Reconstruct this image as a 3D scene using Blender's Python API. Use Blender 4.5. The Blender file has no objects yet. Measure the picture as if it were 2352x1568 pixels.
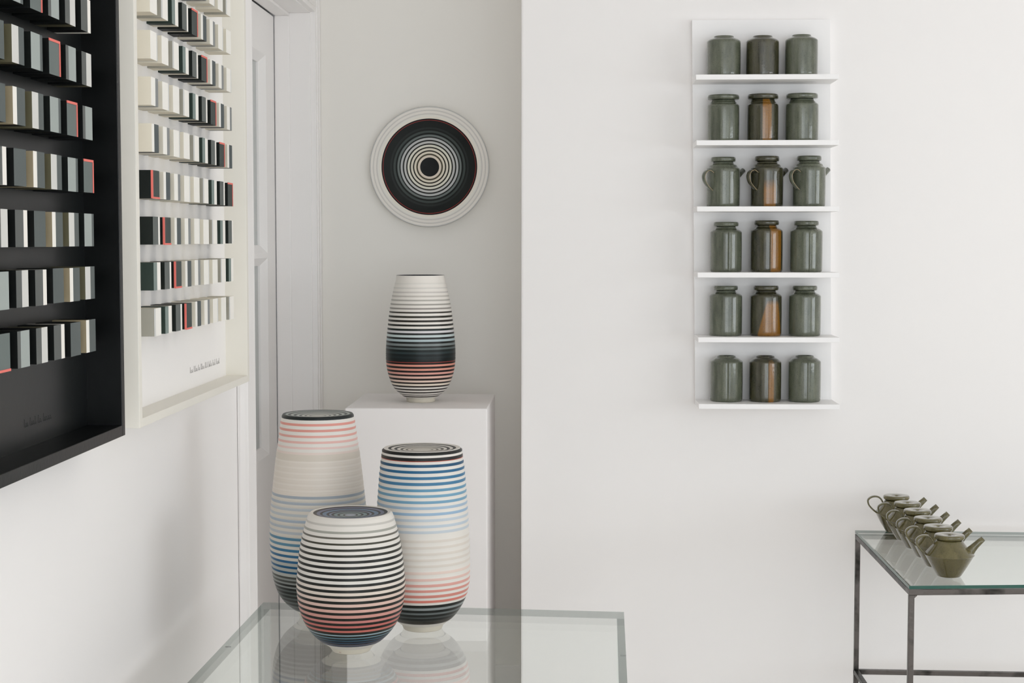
import bpy, bmesh, math, random
from mathutils import Vector, Matrix
random.seed(7)
S = bpy.context.scene
C = S.collection

# ------------------------------------------------------------------ camera
F, CX, CY, HOR, VPX = 3700.0, 1176.0, 784.0, 552.0, 1325.0
TH = math.atan((CY-HOR)/F)
PSI = math.atan((VPX-CX)*math.cos(TH)/F)
FW = Vector((-math.sin(PSI)*math.cos(TH), math.cos(PSI)*math.cos(TH), -math.sin(TH)))
RT = Vector((math.cos(PSI), math.sin(PSI), 0))
UP = Vector((-math.sin(PSI)*math.sin(TH), math.cos(PSI)*math.sin(TH), math.cos(TH)))
CAM = Vector((0, 0, 1.5))
cd = bpy.data.cameras.new('camera'); cam = bpy.data.objects.new('camera', cd); C.objects.link(cam)
cd.sensor_fit = 'HORIZONTAL'; cd.sensor_width = 36; cd.lens = F*36/2352; cd.clip_start = .05
cam.matrix_world = Matrix((( RT.x, UP.x, -FW.x, CAM.x), (RT.y, UP.y, -FW.y, CAM.y), (RT.z, UP.z, -FW.z, CAM.z), (0, 0, 0, 1)))
S.camera = cam

def P(u, v, axis, val):
    """where the sight line of a measured picture point meets the plane axis = val"""
    d = FW + RT*((u-CX)/F) + UP*((CY-v)/F)
    i = 'XYZ'.index(axis); t = (val-CAM[i])/d[i]
    return CAM + d*t
def Q(p):
    q = Vector(p)-CAM; dz = q.dot(FW)
    return CX+F*q.dot(RT)/dz, CY-F*q.dot(UP)/dz, dz

# ------------------------------------------------------------------ world, light, exposure
S.view_settings.view_transform = 'Standard'; S.view_settings.look = 'None'
S.view_settings.gamma = 1; S.view_settings.use_curve_mapping = False
S.view_settings.exposure = -1.16
S.cycles.use_denoising = True
S.cycles.max_bounces = 20; S.cycles.diffuse_bounces = 12; S.cycles.glossy_bounces = 6
S.cycles.transparent_max_bounces = 24; S.cycles.caustics_reflective = False; S.cycles.caustics_refractive = False
S.cycles.sample_clamp_indirect = 6
W = bpy.data.worlds.new('sky'); S.world = W; W.use_nodes = True
W.node_tree.nodes['Background'].inputs[0].default_value = (.80, .90, 1.0, 1); W.node_tree.nodes['Background'].inputs[1].default_value = 1.2

def area(name, loc, direction, sx, sy, power, col):
    l = bpy.data.lights.new(name, 'AREA'); l.shape = 'RECTANGLE'; l.size = sx; l.size_y = sy; l.energy = power; l.color = col
    o = bpy.data.objects.new(name, l); C.objects.link(o); o.location = loc
    o.rotation_euler = Vector(direction).to_track_quat('-Z', 'Z').to_euler(); return o
# daylight entering through the two side windows and the large rear window
WIN1 = (-.70, .75, .35, 2.55)      # y0,y1,z0,z1 in the right wall
WIN2 = (.95, 2.40, .35, 2.55)
WIN3 = (-.60, 5.60, .15, 2.60)        # x0,x1,z0,z1 in the rear wall
XR, YR, ZC = 5.90, -2.6, 2.75
area('daylight_side', (XR+.12, .025, 1.45), (-1, 0, 0), 1.43, 2.16, 135, (.925, .962, 1.0))
area('daylight_side', (XR+.12, 1.675, 1.45), (-1, 0, 0), 1.43, 2.16, 135, (.925, .962, 1.0))
area('daylight_rear', (.75, YR-.12, 1.375), (0, 1, 0), 2.65, 2.4, 165, (.925, .962, 1.0))
area('daylight_rear', (3.85, YR-.12, 1.375), (0, 1, 0), 3.45, 2.4, 112, (.925, .962, 1.0))

# ------------------------------------------------------------------ colours and materials
def lin(c):
    r = []
    for x in c[:3]:
        x /= 255.; r.append(x/12.92 if x <= .04045 else ((x+.055)/1.055)**2.4)
    return (r[0], r[1], r[2], 1)
def mat(name, col, rough=.5, spec=.5, metal=0, bump=0, bscale=60, coat=0, var=0, vscale=4):
    m = bpy.data.materials.new(name); m.use_nodes = True; nt = m.node_tree; b = nt.nodes['Principled BSDF']
    b.inputs['Base Color'].default_value = lin(col); b.inputs['Roughness'].default_value = rough
    b.inputs['Specular IOR Level'].default_value = spec; b.inputs['Metallic'].default_value = metal
    b.inputs['Coat Weight'].default_value = coat; b.inputs['Coat Roughness'].default_value = .08
    if bump or var:
        tc = nt.nodes.new('ShaderNodeTexCoord')
    if bump:
        n = nt.nodes.new('ShaderNodeTexNoise'); n.inputs['Scale'].default_value = bscale; n.inputs['Detail'].default_value = 3
        bp = nt.nodes.new('ShaderNodeBump'); bp.inputs['Strength'].default_value = bump; bp.inputs['Distance'].default_value = .002
        nt.links.new(tc.outputs['Object'], n.inputs['Vector']); nt.links.new(n.outputs['Fac'], bp.inputs['Height']); nt.links.new(bp.outputs['Normal'], b.inputs['Normal'])
    if var:
        n = nt.nodes.new('ShaderNodeTexNoise'); n.inputs['Scale'].default_value = vscale; n.inputs['Detail'].default_value = 4
        cr = nt.nodes.new('ShaderNodeMixRGB'); l = lin(col)
        cr.inputs[1].default_value = (l[0]*(1-var), l[1]*(1-var), l[2]*(1-var), 1); cr.inputs[2].default_value = (min(1, l[0]*(1+var)), min(1, l[1]*(1+var)), min(1, l[2]*(1+var)), 1)
        nt.links.new(tc.outputs['Object'], n.inputs['Vector']); nt.links.new(n.outputs['Fac'], cr.inputs[0]); nt.links.new(cr.outputs[0], b.inputs['Base Color'])
    return m

M_wall = mat('wall_paint', (242, 240, 239), .75, .3, bump=.10, bscale=14, var=.012, vscale=1.5)
M_recess = mat('recess_paint', (243, 241, 236), .8, .25, bump=.10, bscale=14, var=.012, vscale=1.5)
M_gloss = mat('gloss_woodwork_paint', (246, 244, 243), .38, .4, bump=.05, bscale=20)
M_floor = mat('pale_floor', (232, 228, 222), .45, .4, var=.05, vscale=3)
M_plinth = mat('plinth_paint', (242, 239, 238), .6, .3, bump=.05)
M_shelf = mat('shelf_lacquer', (244, 243, 243), .42, .4)
M_gap = mat('shadow_gap', (14, 13, 12), .9, .1)
M_blackframe = mat('black_stained_frame', (9, 11, 11), .36, .28, bump=.12, bscale=90, var=.15, vscale=12)
M_blackpanel = mat('black_backing', (13, 16, 16), .34, .35, bump=.03)
M_whiteframe = mat('white_frame', (232, 229, 220), .5, .4)
M_whitepanel = mat('white_backing', (244, 242, 240), .7, .3)
M_steel = mat('worn_steel', (112, 106, 103), .36, .5, metal=.85, bump=.35, bscale=120, var=.1, vscale=9)
_nt = M_steel.node_tree; _mx = [n for n in _nt.nodes if n.type == 'MIX_RGB'][0]; _no = _mx.inputs[0].links[0].from_node
_rp = _nt.nodes.new('ShaderNodeValToRGB'); _rp.color_ramp.elements[0].position = .46; _rp.color_ramp.elements[1].position = .56
_nt.links.new(_no.outputs['Fac'], _rp.inputs[0]); _nt.links.new(_rp.outputs[0], _mx.inputs[0])
_mx.inputs[1].default_value = lin((38, 37, 33)); _mx.inputs[2].default_value = lin((94, 89, 86))
M_red = mat('red_slip', (234, 120, 110), .55, .3)
M_pencil = mat('pencil', (150, 148, 146), .9, .1)
M_pencil2 = mat('grey_pencil_on_black', (50, 54, 54), .9, .1)
M_winframe = mat('window_paint', (238, 238, 236), .4, .4)

def sheet_glass(name, tint, f0=.05):
    """thin clear pane: tinted straight-through light plus Schlick reflection from the angle of incidence"""
    m = bpy.data.materials.new(name); m.use_nodes = True; nt = m.node_tree; nt.nodes.clear()
    N = nt.nodes.new; L = nt.links.new
    out = N('ShaderNodeOutputMaterial'); mix = N('ShaderNodeMixShader'); tr = N('ShaderNodeBsdfTransparent'); gl = N('ShaderNodeBsdfGlossy')
    tr.inputs[0].default_value = (*tint, 1); gl.inputs['Roughness'].default_value = .0; gl.inputs[0].default_value = (.96, 1, .98, 1)
    geo = N('ShaderNodeNewGeometry'); dot = N('ShaderNodeVectorMath'); dot.operation = 'DOT_PRODUCT'
    L(geo.outputs['Incoming'], dot.inputs[0]); L(geo.outputs['Normal'], dot.inputs[1])
    ab = N('ShaderNodeMath'); ab.operation = 'ABSOLUTE'; L(dot.outputs['Value'], ab.inputs[0])
    om = N('ShaderNodeMath'); om.operation = 'SUBTRACT'; om.inputs[0].default_value = 1; L(ab.outputs[0], om.inputs[1]); om.use_clamp = True
    pw = N('ShaderNodeMath'); pw.operation = 'POWER'; pw.inputs[1].default_value = 5; L(om.outputs[0], pw.inputs[0])
    ma = N('ShaderNodeMath'); ma.operation = 'MULTIPLY_ADD'; ma.inputs[1].default_value = 1-f0; ma.inputs[2].default_value = f0; L(pw.outputs[0], ma.inputs[0])
    L(ma.outputs[0], mix.inputs[0]); L(tr.outputs[0], mix.inputs[1]); L(gl.outputs[0], mix.inputs[2]); L(mix.outputs[0], out.inputs[0])
    return m
M_glass = sheet_glass('clear_table_glass', (.975, .980, .974))
M_glassedge = sheet_glass('polished_glass_edge', (.38, .405, .395))
M_greenedge = mat('green_glass_edge', (8, 78, 66), .12, .6)
M_pane = sheet_glass('window_glass', (.98, .985, .985))
M_frost = mat('obscure_glass', (186, 190, 189), .25, .5, bump=.15, bscale=70)

def vase_mat(name, rough, coat=0, spec=.5):
    m = bpy.data.materials.new(name); m.use_nodes = True; nt = m.node_tree; b = nt.nodes['Principled BSDF']
    a = nt.nodes.new('ShaderNodeAttribute'); a.attribute_name = 'slip'
    nt.links.new(a.outputs['Color'], b.inputs['Base Color']); b.inputs['Roughness'].default_value = rough
    b.inputs['Coat Weight'].default_value = coat; b.inputs['Coat Roughness'].default_value = .15; b.inputs['Specular IOR Level'].default_value = spec
    return m
M_vase = vase_mat('satin_coloured_slip', .38, 0, .3)
M_plate = vase_mat('matt_coloured_slip', .5, 0, .22)

def glaze(name, c1, c2, cspot, amber=(130, 88, 24), rough=.24):
    """wood-ash glaze: mottled green-grey, iron specks, amber run where the 'run' attribute is painted"""
    m = bpy.data.materials.new(name); m.use_nodes = True; nt = m.node_tree; b = nt.nodes['Principled BSDF']; N = nt.nodes.new; L = nt.links.new
    tc = N('ShaderNodeTexCoord'); oi = N('ShaderNodeObjectInfo'); ad = N('ShaderNodeVectorMath'); ad.operation = 'ADD'
    L(tc.outputs['Object'], ad.inputs[0]); L(oi.outputs['Random'], ad.inputs[1])
    n = N('ShaderNodeTexNoise'); n.inputs['Scale'].default_value = 24; n.inputs['Detail'].default_value = 6; n.inputs['Roughness'].default_value = .65
    mp = N('ShaderNodeMapping'); mp.inputs['Scale'].default_value = (1.6, 1.6, .45); L(ad.outputs[0], mp.inputs[0]); L(mp.outputs[0], n.inputs['Vector'])
    r = N('ShaderNodeValToRGB'); r.color_ramp.elements[0].position = .35; r.color_ramp.elements[0].color = lin(c1); r.color_ramp.elements[1].position = .68; r.color_ramp.elements[1].color = lin(c2)
    L(n.outputs['Fac'], r.inputs[0])
    s = N('ShaderNodeTexNoise'); s.inputs['Scale'].default_value = 420; s.inputs['Detail'].default_value = 2; L(ad.outputs[0], s.inputs['Vector'])
    sr = N('ShaderNodeValToRGB'); sr.color_ramp.elements[0].position = .60; sr.color_ramp.elements[1].position = .68; L(s.outputs['Fac'], sr.inputs[0])
    a = N('ShaderNodeAttribute'); a.attribute_name = 'run'
    mr = N('ShaderNodeMixRGB'); mr.inputs[2].default_value = lin(amber); L(a.outputs['Fac'], mr.inputs[0]); L(r.outputs[0], mr.inputs[1])
    mx = N('ShaderNodeMixRGB'); mx.inputs[2].default_value = lin(cspot); L(mr.outputs[0], mx.inputs[1])
    sm = N('ShaderNodeMath'); sm.operation = 'MULTIPLY'; sm.inputs[1].default_value = .55; L(sr.outputs[0], sm.inputs[0]); L(sm.outputs[0], mx.inputs[0])
    L(mx.outputs[0], b.inputs['Base Color']); b.inputs['Roughness'].default_value = rough; b.inputs['Specular IOR Level'].default_value = .4; b.inputs['Coat Weight'].default_value = .75; b.inputs['Coat Roughness'].default_value = .025
    bn = N('ShaderNodeTexNoise'); bn.inputs['Scale'].default_value = 130; bn.inputs['Detail'].default_value = 3; L(ad.outputs[0], bn.inputs['Vector'])
    bp = N('ShaderNodeBump'); bp.inputs['Strength'].default_value = .12; bp.inputs['Distance'].default_value = .0012; L(bn.outputs['Fac'], bp.inputs['Height']); L(bp.outputs['Normal'], b.inputs['Normal']); L(bp.outputs['Normal'], b.inputs['Coat Normal'])
    return m
G_green = glaze('ash_glaze_green', (76, 81, 67), (103, 108, 91), (38, 40, 32))
G_dark = glaze('ash_glaze_dark', (48, 48, 34), (76, 74, 53), (28, 26, 18))
G_teapot = glaze('ash_glaze_olive', (76, 70, 36), (108, 101, 62), (50, 36, 16), amber=(76, 68, 26), rough=.2)
G_bare = mat('bare_iron_clay', (96, 66, 42), .6, .3, var=.2, vscale=40)
G_rim = mat('pale_bare_rim', (176, 158, 128), .5, .3)

# ------------------------------------------------------------------ mesh helpers
class MB:
    def __init__(s): s.v = []; s.f = []; s.m = []; s.sm = []
    def box(s, a, b, mi=0, faces='xXyYzZ'):
        x0, y0, z0 = [min(a[i], b[i]) for i in range(3)]; x1, y1, z1 = [max(a[i], b[i]) for i in range(3)]
        return s.hexa([(x0, y0, z0), (x1, y0, z0), (x1, y1, z0), (x0, y1, z0), (x0, y0, z1), (x1, y0, z1), (x1, y1, z1), (x0, y1, z1)], mi)
    def hexa(s, p, mi=0, top=None, side=None):
        n = len(s.v); s.v += [tuple(q) for q in p]
        F6 = [((0, 3, 2, 1), 'b'), ((4, 5, 6, 7), 't'), ((0, 1, 5, 4), 's'), ((1, 2, 6, 5), 's'), ((2, 3, 7, 6), 's'), ((3, 0, 4, 7), 's')]
        for f, k in F6:
            s.f.append(tuple(n+i for i in f)); s.sm.append(False)
            s.m.append(side if (k == 's' and side is not None) else mi)
        return s
    def quad(s, pts, mi=0):
        n = len(s.v); s.v += [tuple(p) for p in pts]; s.f.append(tuple(range(n, n+len(pts)))); s.m.append(mi); s.sm.append(False)
    def build(s, name, mats, parent=None, bevel=0, segs=2):
        me = bpy.data.meshes.new(name); me.from_pydata(s.v, [], s.f)
        for m in (mats if isinstance(mats, (list, tuple)) else [mats]): me.materials.append(m)
        me.polygons.foreach_set('material_index', s.m); me.polygons.foreach_set('use_smooth', s.sm); me.update()
        o = bpy.data.objects.new(name, me); C.objects.link(o)
        if parent: o.parent = parent
        if bevel:
            bm = bmesh.new(); bm.from_mesh(me); bmesh.ops.remove_doubles(bm, verts=bm.verts, dist=1e-6)
            bmesh.ops.bevel(bm, geom=[e for e in bm.edges if e.calc_face_angle(0) > .5], offset=bevel, segments=segs, affect='EDGES', profile=.6)
            bmesh.ops.recalc_face_normals(bm, faces=bm.faces); bm.to_mesh(me); bm.free()
        return o
def tag(o, label=None, cat=None, group=None, kind=None):
    if label: o['label'] = label
    if cat: o['category'] = cat
    if group: o['group'] = group
    if kind: o['kind'] = kind
    return o
def empty(name, loc=(0, 0, 0), rz=0, **k):
    o = bpy.data.objects.new(name, None); C.objects.link(o); o.location = loc; o.rotation_euler = (0, 0, rz); o.empty_display_size = .05
    return tag(o, **k)
def boxo(name, a, b, m, parent=None, bevel=0, segs=2): return MB().box(a, b).build(name, m, parent, bevel, segs)
def interp(tab, x):
    if x <= tab[0][0]: return tab[0][1]
    for (a, b), (c, d) in zip(tab, tab[1:]):
        if x <= c: return b+(d-b)*(x-a)/(c-a) if c > a else d
    return tab[-1][1]

def lathe(name, rings, m, parent=None, cols=None, segs=96, rfun=None, run=None, close=False, attr='slip', gain=.97):
    """rings: list of (r, z); cols[i] = colour of the strip between ring i and i+1; run(theta, z) -> 0..1"""
    vs, fs, fc = [], [], []
    for r, z in rings:
        for k in range(segs):
            t = 2*math.pi*k/segs; rr = r*(rfun(t, z) if rfun else 1)
            vs.append((rr*math.cos(t), rr*math.sin(t), z))
    for i in range(len(rings)-1):
        for k in range(segs):
            a = i*segs+k; b = i*segs+(k+1) % segs
            fs.append((a, b, b+segs, a+segs)); fc.append(i)
    if rings[0][0] > 1e-5 and close: fs.append(tuple(reversed(range(segs)))); fc.append(0)
    if rings[-1][0] > 1e-5 and close: fs.append(tuple(range((len(rings)-1)*segs, len(rings)*segs))); fc.append(len(rings)-2)
    me = bpy.data.meshes.new(name); me.from_pydata(vs, [], fs); me.materials.append(m)
    me.polygons.foreach_set('use_smooth', [len(f) == 4 for f in fs])
    if cols:
        ca = me.color_attributes.new(attr, 'FLOAT_COLOR', 'CORNER'); dat = []
        for p, i in zip(me.polygons, fc): c_ = cols[min(i, len(cols)-1)]; c_ = (c_[0]*.95, c_[1]*.99, c_[2]*.96) if c_[2] > c_[0]+60 else c_; g_ = sum(c_)/3; dat += [min(.9, q*gain) for q in lin([q+(g_-q)*.13 for q in c_])[:3]+(.86,)]*len(p.vertices)
        ca.data.foreach_set('color', dat)
    if run:
        ra = me.attributes.new('run', 'FLOAT', 'POINT')
        ra.data.foreach_set('value', [run(math.atan2(v.co.y, v.co.x), v.co.z) for v in me.vertices])
    me.update(); o = bpy.data.objects.new(name, me); C.objects.link(o)
    if parent: o.parent = parent
    return o

def sweep(name, pts, secs, m, parent=None, smooth=True, closed_ends=True):
    """pts: centre line; secs: per point list of (a,b) offsets in the (side, normal) frame given by secs[i] = (side, normal, [(a,b)...])"""
    vs, fs = [], []; n = len(secs[0][2])
    for p, (sd, no, sec) in zip(pts, secs):
        for a, b in sec: vs.append(tuple(Vector(p)+Vector(sd)*a+Vector(no)*b))
    for i in range(len(pts)-1):
        for k in range(n): fs.append((i*n+k, i*n+(k+1) % n, (i+1)*n+(k+1) % n, (i+1)*n+k))
    if closed_ends: fs.append(tuple(range(n))[::-1]); fs.append(tuple(range((len(pts)-1)*n, len(pts)*n)))
    me = bpy.data.meshes.new(name); me.from_pydata(vs, [], fs)
    for mm in (m if isinstance(m, (list, tuple)) else [m]): me.materials.append(mm)
    me.polygons.foreach_set('use_smooth', [smooth and len(f) == 4 for f in fs]); me.update()
    bm = bmesh.new(); bm.from_mesh(me); bmesh.ops.recalc_face_normals(bm, faces=bm.faces); bm.to_mesh(me); bm.free()
    o = bpy.data.objects.new(name, me); C.objects.link(o)
    if parent: o.parent = parent
    return o

# ------------------------------------------------------------------ room shell
XL, YM, YRC, XC = -.836, 4.57, 5.10, -.1577      # left wall, main wall, recess wall, recess corner
def struct(name, mb, m, bevel=0): return tag(mb.build(name, m, None, bevel), kind='structure')
T = .20
struct('floor', MB().box((XL-1.5, YR-.3, -.1), (XR+.3, YRC+.3, 0)), M_floor)
struct('ceiling', MB().box((XL-T, YR-.3, ZC), (XR+T, YRC+.3, ZC+.1)), M_wall)
# main wall: the whole chimney-breast like block right of the recess
struct('wall_front', MB().box((XC, YM, 0), (XR+T, YRC+.3, ZC)), M_wall, .006)
struct('wall_recess', MB().box((XL-.16, YRC, 0), (XC, YRC+.2, ZC)), M_recess)
# left wall with the door opening
DY0, DY1, DZ = 4.045, 5.03, 2.205
mb = MB().box((XL-T, YR-.3, 0), (XL, DY0, ZC)); mb.box((XL-T, DY0, DZ+.02), (XL, YRC, ZC)); mb.box((XL-T, DY1+.01, 0), (XL, YRC, DZ+.02))
struct('wall_left', mb, M_wall)
# right wall with two windows, rear wall with one wide window
mb = MB(); y0 = YR-.3
for (a, b, z0, z1) in (WIN1, WIN2):
    mb.box((XR, y0, 0), (XR+T, a, ZC)); mb.box((XR, a, 0), (XR+T, b, z0)); mb.box((XR, a, z1), (XR+T, b, ZC)); y0 = b
mb.box((XR, y0, 0), (XR+T, YM, ZC)); struct('wall_right', mb, M_wall)
mb = MB(); a, b, z0, z1 = WIN3
mb.box((XL-T, YR-T, 0), (a, YR, ZC)); mb.box((b, YR-T, 0), (XR+T, YR, ZC)); mb.box((a, YR-T, 0), (b, YR, z0)); mb.box((a, YR-T, z1), (b, YR, ZC))
struct('wall_rear', mb, M_wall)
def window(name, plane, p, a, b, z0, z1, cols):
    w = tag(empty(name, (p, a, z0) if plane == 'X' else (a, p, z0)), kind='structure'); off = Vector(w.location)
    def bx(nm, u0, u1, h0, h1, d0, d1, m):
        if plane == 'X': A, B = Vector((p+d0, u0, h0)), Vector((p+d1, u1, h1))
        else: A, B = Vector((u0, p-d1, h0)), Vector((u1, p-d0, h1))
        boxo(nm, A-off, B-off, m, w)
    t = .05
    bx('frame_stile', a, a+t, z0, z1, .03, .09, M_winframe); bx('frame_stile', b-t, b, z0, z1, .03, .09, M_winframe)
    bx('frame_rail', a+t, b-t, z0, z0+t, .03, .09, M_winframe); bx('frame_rail', a+t, b-t, z1-t, z1, .03, .09, M_winframe)
    for i in range(1, cols): c = a+(b-a)*i/cols; bx('glazing_bar', c-.02, c+.02, z0+t, z1-t, .035, .085, M_winframe)
    zm = z0+(z1-z0)*.5; bx('meeting_rail', a+t, b-t, zm-.02, zm+.02, .035, .085, M_winframe)
    bx('pane', a+t, b-t, z0+t, z1-t, .058, .062, M_pane); bx('window_sill', a-.03, b+.03, z0-.03, z0, -.05, .14, M_winframe)
window('window_1', 'X', XR, *WIN1, 1); window('window_2', 'X', XR, *WIN2, 1); window('window_3', 'Y', YR, *WIN3, 4)
for nm, A, B in (('baseboard_front', (XC+.0, YM-.018, 0), (XR, YM, .14)), ('baseboard_left', (XL, YR, 0), (XL+.018, 3.90, .14)), ('baseboard_recess', (XL+.05, YRC-.018, 0), (XC, YRC, .14))):
    struct(nm, MB().box(A, B), M_gloss, .004)

# door in the left wall: casing, jambs, stops, leaf with two obscure panes
door = tag(empty('door_1', (XL, DY0, 0)), kind='structure'); DO = Vector(door.location)
def dbox(nm, A, B, m, bev=.002, par=None): return boxo(nm, Vector(A)-DO, Vector(B)-DO, m, par or door, bev)
XF = -.808                                        # face of the casing
def casing(nm, ya, yb, za, zb, horiz=False):
    mbx = MB()
    if not horiz:
        s = 1 if yb > ya else -1                 # ya = edge at the opening
        mbx.box(Vector((XL, ya+s*.004, za))-DO, Vector((XF-.006, yb, zb))-DO)
        mbx.box(Vector((XL, ya+s*.018, za))-DO, Vector((XF-.002, ya+s*.036, zb))-DO)
        mbx.box(Vector((XL, ya+s*.045, za))-DO, Vector((XF, yb-s*.0, zb))-DO)
    else:
        mbx.box(Vector((XL, ya, za+.004))-DO, Vector((XF-.006, yb, zb))-DO)
        mbx.box(Vector((XL, ya, za+.018))-DO, Vector((XF-.002, yb, za+.036))-DO)
        mbx.box(Vector((XL, ya, za+.045))-DO, Vector((XF, yb, zb))-DO)
    return mbx.build(nm, M_gloss, door, .002)
casing('casing', DY1, YRC-.001, 0, DZ+.1); casing('casing', DY0, 3.92, 0, DZ+.1); casing('casing_head', DY0+.0, DY1-.0, DZ, DZ+.1, True)
XD = -.942                                        # face of the leaf
dbox('jamb', (XD-.10, DY1-.004, 0), (XL+.006, DY1+.008, DZ), M_gloss); dbox('jamb', (XD-.10, DY0-.03, 0), (XL+.006, DY0, DZ), M_gloss)
dbox('head_jamb', (XD-.10, DY0, DZ), (XL+.006, DY1+.008, DZ+.018), M_gloss)
XS = -.894
dbox('door_stop', (XD+.001, DY1-.013, 0), (XS, DY1-.004, DZ-.009), M_gloss, .003); dbox('door_stop', (XD+.001, DY0, 0), (XS, DY0+.010, DZ-.009), M_gloss, .003)
dbox('door_stop', (XD+.001, DY0, DZ-.009), (XS, DY1-.004, DZ), M_gloss, .003)
dbox('shadow_gap', (XD-.05, DY1-.0165, 0), (XD-.002, DY1-.0135, DZ-.011), M_gap, 0); dbox('shadow_gap', (XD-.05, DY0+.011, DZ-.0125), (XD-.002, DY1-.014, DZ-.0105), M_gap, 0)
LY0, LY1, LZ1 = DY0+.013, DY1-.0165, DZ-.013
gy1 = P(613, 400, 'X', XD).y; gy0 = LY0+(LY1-gy1)
za1, za0 = P(611, 126, 'X', XD).z, P(612, 581, 'X', XD).z
zb1, zb0 = P(614, 592, 'X', XD).z, P(617, 1044, 'X', XD).z
leaf = MB(); D = .042
for A, B in (((XD-D, LY0, .008), (XD, gy0, LZ1)), ((XD-D, gy1, .008), (XD, LY1, LZ1)), ((XD-D, gy0, za1), (XD, gy1, LZ1)), ((XD-D, gy0, zb1), (XD, gy1, za0)), ((XD-D, gy0, .008), (XD, gy1, zb0))):
    leaf.box(Vector(A)-DO, Vector(B)-DO)
leaf = leaf.build('leaf', M_gloss, door)
for z0, z1 in ((za0, za1), (zb0, zb1)):
    d = .024; g = .012
    bead = MB(); X0, X1 = XD, XD-.020
    o1 = [(X0, gy0, z0), (X0, gy1, z0), (X0, gy1, z1), (X0, gy0, z1)]; i1 = [(X1, gy0+d, z0+d), (X1, gy1-d, z0+d), (X1, gy1-d, z1-d), (X1, gy0+d, z1-d)]
    for k in range(4):
        a, b, c, e = o1[k], o1[(k+1) % 4], i1[(k+1) % 4], i1[k]
        bead.quad([Vector(q)-DO for q in (a, b, c, e)])
        bead.quad([Vector(q)-DO for q in (e, c, (X1-.01, c[1], c[2]), (X1-.01, e[1], e[2]))])
    bead.build('glazing_bead', M_gloss, leaf)
    boxo('pane', Vector((X1-.012, gy0+.003, z0+.003))-DO, Vector((X1-.006, gy1-.003, z1-.003))-DO, M_frost, leaf)
dbox('lever_handle', (XD, LY0+.04, 1.0), (XD+.05, LY0+.06, 1.02), M_steel, .004)

# ------------------------------------------------------------------ the two box frames with ceramic blocks
def strip_mats(prefix, cols):
    out = {}
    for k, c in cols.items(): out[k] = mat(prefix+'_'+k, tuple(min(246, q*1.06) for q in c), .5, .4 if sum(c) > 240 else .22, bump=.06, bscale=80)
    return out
CW = strip_mats('white_piece_slip', {'shaded_white': (210, 204, 189), 'white': (234, 230, 224), 'soft': (200, 201, 199), 'mid': (128, 131, 131), 'sage': (118, 132, 128), 'slate': (74, 82, 84), 'grey': (86, 92, 90), 'coal': (58, 66, 64),
    'ink': (17, 23, 21), 'pine': (44, 56, 51), 'tar': (22, 28, 25), 'shaded_soft': (150, 148, 138)})  # bodies of the pale layers have the shade between blocks painted in
CB = strip_mats('black_piece_slip', {'white': (228, 225, 218), 'pale': (200, 200, 196), 'silver': (150, 158, 155), 'slate': (76, 84, 83), 'grey': (80, 84, 82), 'coal': (92, 102, 100), 'ink': (10, 13, 12), 'taupe': (150, 138, 112), 'olive': (92, 88, 66), 'umber': (16, 20, 18)})  # taupe and olive: white bodies with the box's shade painted in
# per step of the colour sequence: list of layers (share of width, body colour, tip colour); dark layers' tips carry painted grazing sheen
SEQW = {0: [(1, 'ink', 'coal')], 1: [(.36, 'shaded_white', 'white'), (.64, 'ink', 'slate')], 2: [(.6, 'shaded_white', 'white'), (.4, 'mid', 'mid')], 3: [(.87, 'shaded_white', 'white'), (.13, 'soft', 'soft')],
        4: [(1, 'shaded_white', 'white')], 5: [(.22, 'shaded_soft', 'soft'), (.78, 'shaded_white', 'white')], 6: [(.5, 'pine', 'sage'), (.5, 'shaded_white', 'white')], 7: [(.75, 'tar', 'grey'), (.25, 'shaded_white', 'white')]}
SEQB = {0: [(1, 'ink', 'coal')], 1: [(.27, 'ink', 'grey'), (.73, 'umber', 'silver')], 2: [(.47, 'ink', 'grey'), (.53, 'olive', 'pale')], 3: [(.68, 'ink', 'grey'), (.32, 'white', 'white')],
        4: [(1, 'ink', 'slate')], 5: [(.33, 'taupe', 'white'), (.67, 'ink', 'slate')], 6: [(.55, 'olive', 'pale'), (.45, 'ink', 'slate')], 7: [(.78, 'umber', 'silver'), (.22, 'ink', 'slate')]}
WB, HB = .0490, .0510
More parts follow.
